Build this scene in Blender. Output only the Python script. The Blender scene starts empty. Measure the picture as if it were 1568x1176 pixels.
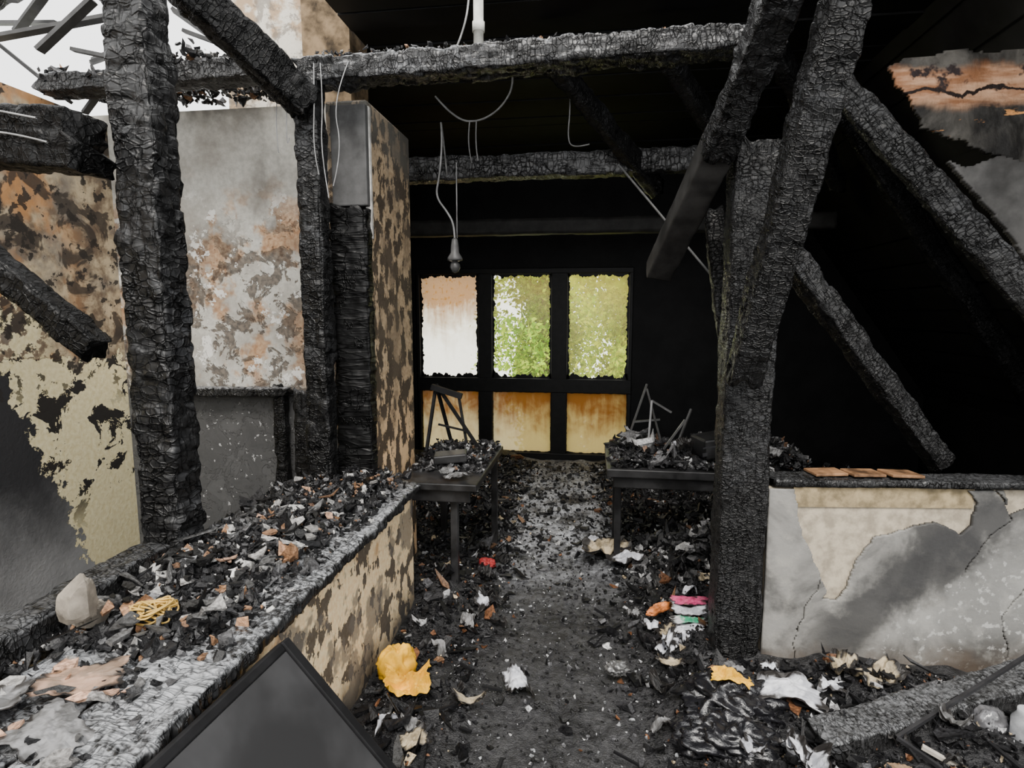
import bpy, math, random
import numpy as np
from mathutils import Vector, Matrix
random.seed(7)
COL = bpy.context.scene.collection

# ------------------------------------------------------------------ noise
def _hash(ix, iy, iz, seed):
    n = (ix.astype(np.int64)*374761393 + iy.astype(np.int64)*668265263 + iz.astype(np.int64)*2147483647 + seed*1274126177) & 0xffffffff
    n = ((n ^ (n >> 13)) * 1274126177) & 0xffffffff
    n = n ^ (n >> 16)
    return (n & 0xffff)/32767.5-1.0
def vn(p, scale=1.0, seed=0):
    p = np.asarray(p, float)*scale
    i = np.floor(p); f = p-i; f = f*f*(3-2*f)
    r = 0
    for dx in (0, 1):
        for dy in (0, 1):
            for dz in (0, 1):
                w = (f[:, 0] if dx else 1-f[:, 0])*(f[:, 1] if dy else 1-f[:, 1])*(f[:, 2] if dz else 1-f[:, 2])
                r = r+w*_hash(i[:, 0]+dx, i[:, 1]+dy, i[:, 2]+dz, seed)
    return r
def fbm(p, scale=1.0, seed=0, o=3):
    r = 0; a = 1
    for k in range(o):
        r = r+a*vn(p, scale*2**k, seed+k*17); a *= .5
    return r

# ------------------------------------------------------------------ node helper
class NB:
    def __init__(s, name):
        s.m = bpy.data.materials.new(name); s.m.use_nodes = True
        s.t = s.m.node_tree; s.n = s.t.nodes; s.l = s.t.links
        s.b = s.n['Principled BSDF']; s.out = s.n['Material Output']
        s.tc = s.n.new('ShaderNodeTexCoord'); s.geo = s.n.new('ShaderNodeNewGeometry')
        s.P = s.tc.outputs['Object']
    def put(s, inp, v):
        if isinstance(v, bpy.types.NodeSocket): s.l.new(v, inp)
        else:
            if inp.type == 'RGBA' and not isinstance(v, (int, float)) and len(v) == 3: v = (*v, 1)
            inp.default_value = v
    def math(s, op, a, b=0.0, clamp=False):
        n = s.n.new('ShaderNodeMath'); n.operation = op; n.use_clamp = clamp
        s.put(n.inputs[0], a); s.put(n.inputs[1], b); return n.outputs[0]
    def add(s, a, b): return s.math('ADD', a, b)
    def sub(s, a, b): return s.math('SUBTRACT', a, b)
    def mul(s, a, b): return s.math('MULTIPLY', a, b)
    def step(s, v, a, b):
        n = s.n.new('ShaderNodeMapRange'); n.interpolation_type = 'SMOOTHSTEP'
        s.put(n.inputs[0], v)
        lo, hi = (a, b) if a < b else (b, a)
        n.inputs[1].default_value = lo; n.inputs[2].default_value = hi
        n.inputs[3].default_value = 0 if a < b else 1; n.inputs[4].default_value = 1 if a < b else 0
        return n.outputs[0]
    def noise(s, scale, detail=4, rough=.6, vec=None, dist=0.0, sx=None):
        n = s.n.new('ShaderNodeTexNoise'); v = vec or s.P
        if sx:
            m = s.n.new('ShaderNodeMapping'); m.inputs['Scale'].default_value = sx; s.l.new(v, m.inputs[0]); v = m.outputs[0]
        s.l.new(v, n.inputs['Vector']); n.inputs['Scale'].default_value = scale
        n.inputs['Detail'].default_value = detail; n.inputs['Roughness'].default_value = rough
        n.inputs['Distortion'].default_value = dist
        return n.outputs['Fac']
    def voro(s, scale, feat='F1', out='Distance'):
        n = s.n.new('ShaderNodeTexVoronoi'); n.feature = feat; n.inputs['Scale'].default_value = scale
        nn = s.n.new('ShaderNodeTexNoise'); nn.inputs['Scale'].default_value = scale*.8; s.l.new(s.P, nn.inputs['Vector'])
        v = s.n.new('ShaderNodeVectorMath'); v.operation = 'MULTIPLY_ADD'
        s.l.new(nn.outputs['Color'], v.inputs[0]); v.inputs[1].default_value = (.8/scale,)*3; s.l.new(s.P, v.inputs[2])
        s.l.new(v.outputs[0], n.inputs['Vector']); return n.outputs[out]
    def xyz(s):
        n = s.n.new('ShaderNodeSeparateXYZ'); s.l.new(s.P, n.inputs[0]); return n.outputs
    def mix(s, f, a, b):
        n = s.n.new('ShaderNodeMix'); n.data_type = 'RGBA'
        s.put(n.inputs[0], f); s.put(n.inputs[6], a); s.put(n.inputs[7], b); return n.outputs[2]
    def scalecol(s, c, f):
        n = s.n.new('ShaderNodeMix'); n.data_type = 'RGBA'; n.blend_type = 'MULTIPLY'; n.inputs[0].default_value = 1
        s.put(n.inputs[6], c); s.put(n.inputs[7], f); return n.outputs[2]
    def attr(s, name, out='Color'):
        n = s.n.new('ShaderNodeAttribute'); n.attribute_name = name; return n.outputs[out]
    def bump(s, h, strength=.5, dist=.01):
        n = s.n.new('ShaderNodeBump'); n.inputs['Strength'].default_value = strength; n.inputs['Distance'].default_value = dist
        s.put(n.inputs['Height'], h); s.l.new(n.outputs[0], s.b.inputs['Normal']); return n
    def fin(s, col=None, rough=.6, spec=.5, metal=0.0):
        if col is not None: s.put(s.b.inputs['Base Color'], col)
        s.put(s.b.inputs['Roughness'], rough); s.put(s.b.inputs['Specular IOR Level'], spec)
        s.put(s.b.inputs['Metallic'], metal); return s.m

def m_char(name, hi=.012, ash=.13, ashamt=.5, rough=.36, spec=.36, bd=.004):
    b = NB(name); h = b.attr('h', 'Fac'); z = b.n.new('ShaderNodeSeparateXYZ'); b.l.new(b.geo.outputs['Normal'], z.inputs[0])
    st = b.attr('st', 'Vector')
    wn = b.n.new('ShaderNodeTexNoise'); wn.inputs['Scale'].default_value = .55; wn.inputs['Detail'].default_value = 4; b.l.new(st, wn.inputs['Vector'])
    va = b.n.new('ShaderNodeVectorMath'); va.operation = 'MULTIPLY_ADD'; b.l.new(wn.outputs['Color'], va.inputs[0]); va.inputs[1].default_value = (1.1,)*3; b.l.new(st, va.inputs[2])
    def vor(feat, sc, rnd=.75):
        v = b.n.new('ShaderNodeTexVoronoi'); v.feature = feat; v.inputs['Scale'].default_value = sc; b.l.new(va.outputs[0], v.inputs['Vector']); v.inputs['Randomness'].default_value = rnd; return v
    v1 = vor('DISTANCE_TO_EDGE', 1.0); v2 = vor('F1', 1.0); v3 = vor('DISTANCE_TO_EDGE', .42, 1.0)
    cc = b.n.new('ShaderNodeSeparateColor'); b.l.new(v2.outputs['Color'], cc.inputs[0])
    n1 = b.noise(3, 3); n2 = b.noise(60, 3); n5 = b.noise(5, 3); n6 = b.noise(22, 4)
    ln = b.noise(1.0, 4, .6, vec=st, sx=(.10, 1.1, 1.1))
    soft = b.step(n5, .38, .60)
    inv = b.sub(1.0, b.step(v1.outputs['Distance'], .01, .075))
    top = b.sub(1.0, b.mul(inv, b.add(b.mul(soft, .55), .40)))
    big = b.step(v3.outputs['Distance'], .0, .05)
    split = b.step(b.math('ABSOLUTE', b.sub(ln, .5)), .0, .016)
    top = b.mul(b.mul(top, b.add(b.mul(big, .6), .4)), b.add(b.mul(split, .7), .3))
    top = b.mul(top, b.add(b.mul(b.step(h, .05, .5), .7), .3))
    dome = b.step(v1.outputs['Distance'], .0, .15)
    c = b.mix(top, (.0008,)*3, b.mix(b.add(b.mul(cc.outputs[0], .6), b.mul(n6, .4)), (hi*.25,)*3, (hi*1.6, hi*1.6, hi*1.65)))
    patch = b.mul(b.step(n1, .50, .68), b.step(b.add(b.mul(cc.outputs[1], .5), b.mul(n6, .6)), .4, .8))
    c = b.mix(b.mul(b.mul(patch, top), .5), c, (ash*.5, ash*.52, ash*.56))
    up = b.mul(b.step(z.outputs[2], .1, .85), ashamt)
    c = b.mix(b.mul(b.mul(up, b.add(b.mul(top, .8), .2)), b.step(b.add(n2, b.mul(n1, .6)), .6, .95)), c, (ash, ash*1.03, ash*1.08))
    hgt = b.add(b.mul(b.add(b.add(b.mul(dome, .8), b.mul(cc.outputs[2], .3)), b.mul(big, .6)), b.add(b.mul(soft, .7), .3)), b.add(b.add(b.mul(n2, .25), b.mul(n6, .5)), b.add(b.mul(split, .7), b.mul(ln, .5))))
    b.bump(hgt, .85, bd)
    b.fin(c, b.add(b.mul(n2, .3), b.add(b.mul(cc.outputs[1], .15), rough-.2)), spec)
    b.put(b.b.inputs['Specular IOR Level'], b.add(b.mul(top, spec*.75), spec*.25))
    return b.m
def m_plain(name, col, rough=.6, spec=.4, var=.35, nscale=15, metal=0.0, bumpd=.003):
    b = NB(name); n = b.noise(nscale, 5)
    c = b.mix(b.step(n, .3, .7), tuple(x*(1-var) for x in col), tuple(min(1, x*(1+var*.5)) for x in col))
    b.bump(n, .4, bumpd); return b.fin(c, rough, spec, metal)
def m_debris(name, rough=.42, spec=.33):
    b = NB(name); n = b.noise(90, 4); c = b.scalecol(b.attr('Col'), b.mix(b.step(n, .3, .7), (.4,)*3, (1.3,)*3))
    b.bump(n, .9, .005); return b.fin(c, b.add(b.mul(n, .5), rough-.25), spec)

M_CHAR = m_char('charred_wood', hi=.010)
M_CHARL = m_char('charred_wood_ashy', hi=.022, ash=.36, ashamt=.95, spec=.5)
M_CHARD = m_char('charred_wood_dark', hi=.006, ash=.02, ashamt=.4, spec=.2, rough=.40)
M_CHARM = m_char('charred_wood_mid', hi=.015, ash=.13, ashamt=.5)
M_DEB = m_debris('burnt_debris')
M_BLACK = m_plain('soot_black', (.009, .009, .0095), .6, .2, .5, 5)
M_BLACK2 = m_plain('soot_dark', (.010, .010, .011), .55, .25)
M_WIRE = m_plain('wire_grey', (.30, .30, .30), .5)
M_METAL = m_plain('burnt_metal', (.06, .06, .065), .4, .5, metal=.6)

# ------------------------------------------------------------------ mesh helpers
def mesh_obj(name, V, F, mat=None, smooth=False, attrs=None, parent=None):
    me = bpy.data.meshes.new(name)
    me.from_pydata([tuple(v) for v in V] if not isinstance(V, np.ndarray) else V.tolist(), [], F if not isinstance(F, np.ndarray) else F.tolist())
    if attrs:
        for k, (typ, data) in attrs.items():
            a = me.attributes.new(k, typ, 'POINT')
            a.data.foreach_set({'FLOAT': 'value', 'FLOAT_VECTOR': 'vector'}.get(typ, 'color'), np.asarray(data, np.float32).ravel())
    me.update()
    if smooth: me.polygons.foreach_set('use_smooth', [True]*len(me.polygons))
    o = bpy.data.objects.new(name, me); COL.objects.link(o)
    if mat: me.materials.append(mat)
    if parent: o.parent = parent
    return o
def empty(name, loc=(0, 0, 0)):
    o = bpy.data.objects.new(name, None); COL.objects.link(o); o.empty_display_size = .1; return o

class Box:
    def __init__(s): s.V = []; s.F = []
    def box(s, x0, x1, y0, y1, z0, z1):
        n = len(s.V)
        s.V += [(x0, y0, z0), (x1, y0, z0), (x1, y1, z0), (x0, y1, z0), (x0, y0, z1), (x1, y0, z1), (x1, y1, z1), (x0, y1, z1)]
        s.F += [(n, n+3, n+2, n+1), (n+4, n+5, n+6, n+7), (n, n+1, n+5, n+4), (n+1, n+2, n+6, n+5), (n+2, n+3, n+7, n+6), (n+3, n, n+4, n+7)]
        return s
    def bar(s, p0, p1, w, h=None, up=(0, 0, 1)):
        h = h or w; p0 = Vector(p0); p1 = Vector(p1); d = (p1-p0).normalized(); u = Vector(up).normalized()
        if abs(d.dot(u)) > .95: u = Vector((0, 1, 0))
        r = d.cross(u).normalized(); u = r.cross(d)
        n = len(s.V)
        for p in (p0, p1):
            for a, b in ((-1, -1), (1, -1), (1, 1), (-1, 1)):
                s.V.append(tuple(p+r*a*w/2+u*b*h/2))
        s.F += [(n, n+1, n+2, n+3), (n+7, n+6, n+5, n+4)]+[(n+i, n+4+i, n+4+(i+1) % 4, n+(i+1) % 4) for i in range(4)]
        return s
    def make(s, name, mat, bevel=0.0, parent=None):
        o = mesh_obj(name, s.V, s.F, mat, parent=parent)
        if bevel:
            m = o.modifiers.new('bevel', 'BEVEL'); m.width = bevel; m.segments = 2
        return o

def char_beam(name, p0, p1, w, h, mat=None, up=(0, 0, 1), ds=.009, dt=.010, cell=.03, row=.048, amp=.009, erode=.10, rag=.03, seed=None, sc=(.018, .030), parent=None):
    p0 = Vector(p0); p1 = Vector(p1); L = (p1-p0).length; d = (p1-p0)/L; u = Vector(up)
    if abs(d.dot(u)) > .9: u = Vector((0, 1, 0))
    r = d.cross(u).normalized(); u = r.cross(d).normalized()
    seed = random.randint(0, 9999) if seed is None else seed
    ns = max(8, int(L/ds)); per = 2*(w+h); nt = int(per/dt)//4*4
    tt = np.arange(nt)/nt*per
    a = np.zeros(nt); b = np.zeros(nt)
    for i, t in enumerate(tt):
        if t < w: a[i] = -1+2*t/w; b[i] = -1
        elif t < w+h: a[i] = 1; b[i] = -1+2*(t-w)/h
        elif t < 2*w+h: a[i] = 1-2*(t-w-h)/w; b[i] = 1
        else: a[i] = -1; b[i] = 1-2*(t-2*w-h)/h
    q = (np.abs(a)**14+np.abs(b)**14)**(1/14)
    ra, rb = a/q, b/q
    na, nb_ = np.sign(a)*np.abs(a)**7, np.sign(b)*np.abs(b)**7
    nl = np.sqrt(na**2+nb_**2)+1e-9; na /= nl; nb_ /= nl
    S = np.linspace(0, L, ns+1)
    SS, TT = np.meshgrid(S, tt, indexing='ij')
    A = np.tile(ra, (ns+1, 1)); B = np.tile(rb, (ns+1, 1)); NA = np.tile(na, (ns+1, 1)); NBb = np.tile(nb_, (ns+1, 1))
    d_, r_, u_ = np.array(d), np.array(r), np.array(u)
    P = np.array(p0)+SS[..., None]*d_+(A*w/2)[..., None]*r_+(B*h/2)[..., None]*u_
    Pf = P.reshape(-1, 3)
    lowf = fbm(Pf, 3.2, seed, 3); mid = fbm(Pf, 18, seed+5, 3); wp = vn(Pf, 11, seed+9)*.016
    s = SS.ravel()+wp; t = TT.ravel()+vn(Pf, 11, seed+19)*.02
    R = np.floor(t/row).astype(int)
    z0 = np.zeros_like(R)
    hr = _hash(R, z0, z0, seed); hr2 = _hash(R, z0+3, z0, seed)
    cl = cell*(1+.4*hr2)*1.5; cs = s/cl+hr*7; ci = np.floor(cs).astype(int); f = cs-ci; g = t/row-R
    cr = _hash(R, ci, z0+7, seed)
    H = (1-np.abs(2*f-1)**8)*(1-np.abs(2*g-1)**8)
    minr = min(w, h)/2
    disp = (H-1)*amp*.6+mid*amp*.5+(-np.abs(lowf))*erode*minr+cr*amp*.4
    corner = np.minimum(np.abs(A.ravel()), np.abs(B.ravel()))**4
    disp -= corner*np.clip(.2+fbm(Pf, 9, seed+31, 3), 0, 1.5)*.018*min(1, amp/.006)
    N = NA.ravel()[:, None]*r_+NBb.ravel()[:, None]*u_
    Pf = Pf+N*disp[:, None]
    e = np.clip(SS.ravel()/.12, 0, 1); e2 = np.clip((L-SS.ravel())/.12, 0, 1)
    rg = fbm(Pf, 25, seed+3, 2)*rag
    Pf = Pf+d_*((1-e)*rg-(1-e2)*rg)[:, None]
    V = Pf; idx = np.arange((ns+1)*nt).reshape(ns+1, nt)
    q0 = idx[:-1]; q1 = idx[1:]
    F = np.stack([q0, np.roll(q0, -1, 1), np.roll(q1, -1, 1), q1], -1).reshape(-1, 4).tolist()
    Vc0 = Pf[idx[0]].mean(0)+d_*rag*.4; Vc1 = Pf[idx[-1]].mean(0)-d_*rag*.4
    n = len(V); V = np.vstack([V, Vc0, Vc1]); H = np.append(H, [.3, .3])
    ST = np.stack([SS.ravel()/sc[0], A.ravel()*w/2/sc[1]+seed % 50, B.ravel()*h/2/sc[1]], -1)
    ST = np.vstack([ST, [[0, seed % 50, 0], [L/sc[0], seed % 50, 0]]])
    F += [(n, int(idx[0][(i+1) % nt]), int(idx[0][i])) for i in range(nt)]+[(n+1, int(idx[-1][i]), int(idx[-1][(i+1) % nt])) for i in range(nt)]
    return mesh_obj(name, V, F, mat or M_CHAR, smooth=True, attrs={'h': ('FLOAT', H), 'st': ('FLOAT_VECTOR', ST)}, parent=parent)

def shards(name, pts, size, pal, seed=0, flat=.35, mat=None, up=.6, elong=1.6, parent=None, curl=1.0):
    R = np.random.RandomState(seed); N = len(pts); K = 5
    ang = (np.arange(K)/K*2*np.pi)[None]+R.uniform(-.45, .45, (N, K)); rad = R.uniform(.28, .62, (N, K))
    X = np.cos(ang)*rad; Y = np.sin(ang)*rad
    top = np.stack([X, Y, np.full_like(X, .5)+R.uniform(-.4, .4, (N, K))], -1)
    bot = np.stack([X*R.uniform(.7, 1.1, (N, K)), Y*R.uniform(.7, 1.1, (N, K)), np.full_like(X, -.5)+R.uniform(-.4, .4, (N, K))], -1)
    V = np.concatenate([bot, top], 1)
    sc = np.stack([size*R.uniform(.7, elong, N), size*R.uniform(.4, 1, N), size*R.uniform(.06, flat*1.4, N)], -1)
    V = V*sc[:, None]
    V[:, :, 2] += (R.uniform(-1.6, 1.6, N)*curl/np.maximum(size, .01))[:, None]*(V[:, :, 0]**2)
    az = R.uniform(0, 6.283, N); tx = R.normal(0, up, N); ty = R.normal(0, up, N)
    def rot(V, ax, an):
        c, s = np.cos(an)[:, None], np.sin(an)[:, None]; i, j = [(1, 2), (2, 0), (0, 1)][ax]
        a, b = V[:, :, i].copy(), V[:, :, j].copy(); V[:, :, i] = a*c-b*s; V[:, :, j] = a*s+b*c
    rot(V, 0, tx); rot(V, 1, ty); rot(V, 2, az)
    V += pts[:, None]
    V = V.reshape(-1, 3)
    base = (np.arange(N)*2*K)[:, None]
    Fb = (np.arange(K)[::-1][None]+base).tolist(); Ft = (np.arange(K)[None]+K+base).tolist()
    side = np.array([(i, (i+1) % K, K+(i+1) % K, K+i) for i in range(K)])
    Fs = (side[None]+base[:, :, None]).reshape(-1, 4).tolist()
    F = Fb+Ft+Fs
    w = np.array([p[0] for p in pal]); w = w/w.sum(); ch = R.choice(len(pal), N, p=w)
    C = np.array([p[1] for p in pal])[ch]*R.uniform(.6, 1.4, (N, 1)); C = np.clip(C, 0, .95)
    C = np.repeat(np.hstack([C, np.ones((N, 1))]), 2*K, 0)
    return mesh_obj(name, V, F, mat or M_DEB, attrs={'Col': ('FLOAT_COLOR', C)}, parent=parent)

def tube(name, pts, r, mat, parent=None):
    cu = bpy.data.curves.new(name, 'CURVE'); cu.dimensions = '3D'; cu.bevel_depth = r; cu.bevel_resolution = 2
    sp = cu.splines.new('NURBS'); sp.points.add(len(pts)-1); sp.use_endpoint_u = True; sp.order_u = 3
    for i, p in enumerate(pts): sp.points[i].co = (*p, 1)
    cu.resolution_u = 6; cu.materials.append(mat)
    o = bpy.data.objects.new(name, cu); COL.objects.link(o)
    if parent: o.parent = parent
    return o
def lathe(name, prof, c, mat, n=20, parent=None):
    V = []; F = []
    for r, z in prof:
        for i in range(n):
            a = 6.28318*i/n; V.append(Vector((r*math.cos(a), r*math.sin(a), z))+Vector(c))
    for k in range(len(prof)-1):
        for i in range(n):
            j = (i+1) % n; F.append((k*n+i, k*n+j, (k+1)*n+j, (k+1)*n+i))
    F.append(tuple(range(n))[::-1]); F.append(tuple((len(prof)-1)*n+i for i in range(n)))
    return mesh_obj(name, V, F, mat, smooth=True, parent=parent)
def crumple(name, c, size, mat, seed=0, n=26, amp=.35, parent=None, rot=0.0, cut=0):
    V = []; F = []
    for i in range(n+1):
        for j in range(2*n):
            th = math.pi*i/n; ph = math.pi*j/n
            V.append((math.sin(th)*math.cos(ph), math.sin(th)*math.sin(ph), math.cos(th)))
    V = np.array(V); k = 1-np.abs(fbm(V, 2.2, seed, 3))*amp*1.3+vn(V, 1.3, seed+4)*amp*.5
    V = V*k[:, None]
    if cut:
        R = np.random.RandomState(seed)
        for _ in range(cut):
            nn = R.normal(0, 1, 3); nn /= np.linalg.norm(nn); dd = V@nn; o_ = np.clip(dd-R.uniform(.45, .75), 0, None); V = V-o_[:, None]*nn
    V[:, 2] = np.maximum(V[:, 2], -.35)
    V = V*np.array(size)/2
    ca, sa = math.cos(rot), math.sin(rot); x, y = V[:, 0].copy(), V[:, 1].copy(); V[:, 0] = x*ca-y*sa; V[:, 1] = x*sa+y*ca
    V = V+np.array(c)
    for i in range(n):
        for j in range(2*n):
            a = i*2*n+j; b_ = i*2*n+(j+1) % (2*n); F.append((a, a+2*n, b_+2*n, b_))
    return mesh_obj(name, V, F, mat, smooth=not cut, parent=parent)
def sheet(name, c, sx, sy, rot, mat, seed=0, amp=.03, tilt=0.0, n=22, parent=None):
    g = np.linspace(-1, 1, n); X, Y = np.meshgrid(g, g, indexing='ij'); P = np.stack([X.ravel(), Y.ravel(), np.zeros(n*n)], -1)
    ang = np.arctan2(P[:, 1], P[:, 0]); e = 1+.10*np.sin(ang*3+seed)+.06*np.sin(ang*7+seed*2)+.05*np.sin(ang*17+seed)
    z = (1-np.abs(fbm(P, 1.3, seed, 3)))*amp+P[:, 0]**2*amp*math.sin(seed*1.7)*1.5
    V = np.stack([P[:, 0]*sx/2*e, P[:, 1]*sy/2*e, z], -1)
    M = np.array(Matrix.Rotation(rot, 3, 'Z') @ Matrix.Rotation(tilt, 3, 'X')); V = V@M.T+np.array(c)
    idx = np.arange(n*n).reshape(n, n)
    F = np.stack([idx[:-1, :-1], idx[1:, :-1], idx[1:, 1:], idx[:-1, 1:]], -1).reshape(-1, 4)
    Pn = np.stack([P[:, 0], P[:, 1], P[:, 0]*0+seed], -1); edge = np.maximum(np.abs(P[:, 0]), np.abs(P[:, 1]))+fbm(Pn, 2.5, seed, 2)*.35
    o = mesh_obj(name, V, F, mat, smooth=False, attrs={'edge': ('FLOAT', edge)}, parent=parent)
    s = o.modifiers.new('thick', 'SOLIDIFY'); s.thickness = .002
    return o
def m_paper(name, col, col2=None, char=.62):
    b = NB(name); e = b.attr('edge', 'Fac'); n = b.noise(40, 4); n2 = b.noise(18, 3)
    c = b.mix(b.step(n2, .42, .58), col, col2 or tuple(x*.55 for x in col))
    c = b.mix(b.step(b.add(e, b.mul(b.sub(n, .5), .4)), char, char+.3), c, (.015, .013, .012))
    b.bump(n, .4, .003); return b.fin(c, .55, .4)

# ------------------------------------------------------------------ wall materials
def m_backwall(gable=False):
    b = NB('peeling_plaster_gable' if gable else 'peeling_plaster_back'); x = b.xyz(); z = x[2]
    n1 = b.noise(3, 3); n2 = b.noise(7, 6, .7, dist=.5); n3 = b.noise(40, 4)
    light = b.mix(b.step(n3, .3, .7), (.46, .45, .41), (.60, .59, .54))
    if gable:
        c = b.mix(b.step(b.noise(9, 5), .45, .6), (.62, .58, .5), (.38, .27, .17)); c = b.mix(b.mul(b.step(n2, .5, .56), .7), c, (.14, .12, .10))
        b.bump(n3, .5, .006); return b.fin(c, .75, .25)
    band = b.mul(b.step(z, 1.0, 1.35), b.step(z, 2.4, 2.0))
    brown = b.mix(b.step(n3, .35, .65), (.34, .17, .075), (.54, .35, .20))
    c = b.mix(b.mul(b.step(b.noise(4.6, 4), .49, .58), b.mul(band, .9)), light, brown)
    smk = b.mul(b.step(n1, .42, .66), .5); c = b.mix(smk, c, (.20, .17, .14))
    amt = b.mul(b.step(n2, .505, .53), b.step(b.add(z, b.mul(n1, .5)), 2.40, 2.10))
    c = b.mix(b.mul(amt, .85), c, b.mix(b.step(n3, .35, .65), (.035, .028, .024), (.16, .125, .095)))
    wh = b.mul(b.step(b.noise(9, 6, .7), .585, .60), b.step(z, 2.3, 2.1)); c = b.mix(b.mul(wh, .85), c, (.80, .79, .75))
    top = b.mul(b.step(b.noise(2.4, 4, dist=.5), .48, .7), .55); c = b.mix(top, c, (.10, .088, .075))
    low = b.step(z, 1.2, 1.16); c = b.mix(low, c, b.mix(n2, (.03, .03, .03), (.15, .15, .15)))
    sp2 = b.mul(low, b.step(b.noise(30, 3), .66, .68)); c = b.mix(sp2, c, (.5, .5, .5))
    b.bump(b.sub(b.add(b.mul(wh, .5), b.mul(n3, .3)), amt), .7, .008)
    return b.fin(c, .75, .25)
def m_leftwall():
    b = NB('peeling_plaster_left'); x = b.xyz(); y, z = x[1], x[2]
    n1 = b.noise(3.5, 5, .65); n2 = b.noise(9, 6, .65); n3 = b.noise(45, 4)
    grey = b.mix(b.step(b.add(z, b.mul(n1, .6)), .45, 1.15), (.33, .33, .33), (.03, .03, .032))
    up = b.mix(b.step(n2, .38, .62), (.17, .12, .08), (.58, .47, .31))
    up = b.mix(b.mul(b.step(b.noise(4.0, 3), .46, .58), b.mul(b.step(y, 2.8, 2.5), .9)), up, (.50, .25, .10))
    up = b.mix(b.mul(b.step(n1, .47, .60), .7), up, (.24, .215, .18))
    up = b.mix(b.mul(b.step(b.noise(5, 5, dist=.7), .53, .58), .9), up, (.045, .036, .03))
    c = b.mix(b.step(b.add(z, b.mul(b.sub(n1, .5), .5)), 1.32, 1.36), grey, up)
    lim = b.sub(y, b.mul(b.sub(1.15, z), .38))
    m = b.mul(b.step(b.add(lim, b.mul(b.sub(n2, .5), .55)), 2.305, 2.315), b.step(b.add(z, b.mul(b.sub(n1, .5), .5)), 1.36, 1.355))
    cream = b.mix(b.step(n3, .3, .7), (.76, .65, .36), (.90, .81, .52))
    m2 = b.mul(b.step(b.noise(6, 6, .7, dist=.6), .545, .55), b.step(z, .4, .7))
    c = b.mix(m, c, b.mix(m2, cream, (.025, .022, .02)))
    m3 = b.mul(b.mul(b.step(y, 2.55, 2.4), b.step(b.add(z, b.mul(b.sub(n2, .5), .6)), 1.25, 1.26)), b.mul(b.step(n2, .47, .475), b.step(b.add(z, n1), 2.25, 2.2)))
    c = b.mix(m3, c, cream)
    spots = b.mul(b.step(b.noise(14, 4), .58, .60), b.step(z, 1.0, 1.3)); c = b.mix(b.mul(spots, .9), c, (.025, .021, .018))
    b.bump(b.add(b.mul(m, -.8), b.mul(n3, .5)), .8, .008)
    return b.fin(c, .7, .3)
def m_lowwall():
    b = NB('peeling_plaster_low_wall'); x = b.xyz(); z = x[2]
    n1 = b.noise(5, 4, .6, sx=(1, 1, .55)); n2 = b.noise(16, 5, .65, sx=(1, 1, .6)); n3 = b.noise(60, 4); v = b.voro(9)
    cream = b.mix(b.step(n3, .3, .7), (.86, .61, .33), (.98, .80, .51))
    c = b.mix(b.mul(b.step(n1, .54, .62), .8), cream, (.55, .30, .13))
    sp = b.step(b.add(b.mul(n2, .8), b.mul(v, .35)), .62, .64); c = b.mix(b.mul(sp, .94), c, b.mix(n3, (.02, .017, .015), (.11, .09, .075)))
    gy = b.mul(b.step(b.noise(4.2, 4), .52, .57), .75); c = b.mix(gy, c, (.16, .14, .12))
    low = b.step(b.add(z, b.mul(n1, .3)), .38, .18); c = b.mix(b.mul(low, .85), c, (.035, .034, .034))
    b.bump(b.sub(b.mul(n3, .4), sp), .8, .006)
    return b.fin(c, .7, .3)
def m_chim():
    b = NB('peeling_plaster_chimney'); x = b.xyz(); z = x[2]
    n1 = b.noise(4, 4, .6); n2 = b.noise(14, 5, .7, sx=(1, 1, .6)); n3 = b.noise(60, 4); v = b.voro(10)
    cream = b.mix(b.step(n3, .3, .7), (.40, .28, .165), (.60, .45, .29))
    cream = b.mix(b.step(z, 1.3, .8), cream, (.90, .61, .34))
    sp = b.step(b.add(b.mul(n2, .9), b.mul(v, .22)), .545, .57)
    c = b.mix(b.mul(sp, .95), cream, b.mix(n3, (.015, .012, .010), (.08, .06, .045)))
    c = b.mix(b.mul(b.step(n1, .46, .60), .6), c, (.12, .09, .065))
    up = b.step(b.add(z, b.mul(n1, .8)), 2.5, 3.0); c = b.mix(b.mul(up, .7), c, (.13, .13, .12))
    b.bump(b.sub(b.mul(n3, .4), sp), .8, .006)
    return b.fin(c, .7, .3)
def m_greyplaster():
    b = NB('sooty_grey_plaster'); x = b.xyz(); z = x[2]
    n1 = b.noise(2.6, 5, .6, dist=.8); n2 = b.noise(9, 5); n3 = b.noise(50, 4)
    c = b.mix(b.step(n1, .36, .62), (.07, .069, .067), (.26, .255, .24))
    c = b.mix(b.mul(b.step(n2, .52, .68), .5), c, (.34, .33, .30))
    diag = b.sub(z, b.add(b.mul(b.sub(x[0], .95), .85), .17))
    dd = b.add(diag, b.mul(b.sub(n2, .5), .35))
    dg = b.step(dd, -.12, -.30)
    c = b.mix(b.mul(b.mul(dg, b.step(z, .12, .3)), .45), c, (.42, .42, .40))
    fl = b.mul(b.step(b.noise(28, 4), .56, .64), b.mul(dg, .6)); c = b.mix(fl, c, (.55, .55, .53))
    dk = b.mul(b.step(b.math('ABSOLUTE', b.add(dd, .03)), .20, .06), b.step(x[0], .85, 1.05)); c = b.mix(b.mul(dk, .85), c, (.04, .04, .041))
    c = b.mix(b.mul(b.step(x[0], 1.6, 1.9), b.mul(b.step(z, .4, .7), .5)), c, (.07, .07, .07))
    bt = b.step(b.add(z, b.mul(n2, .3)), .38, .14); c = b.mix(b.mul(bt, .85), c, (.10, .072, .05))
    b.bump(b.add(n2, b.mul(n3, .5)), .6, .006)
    return b.fin(c, .65, .3)
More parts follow.
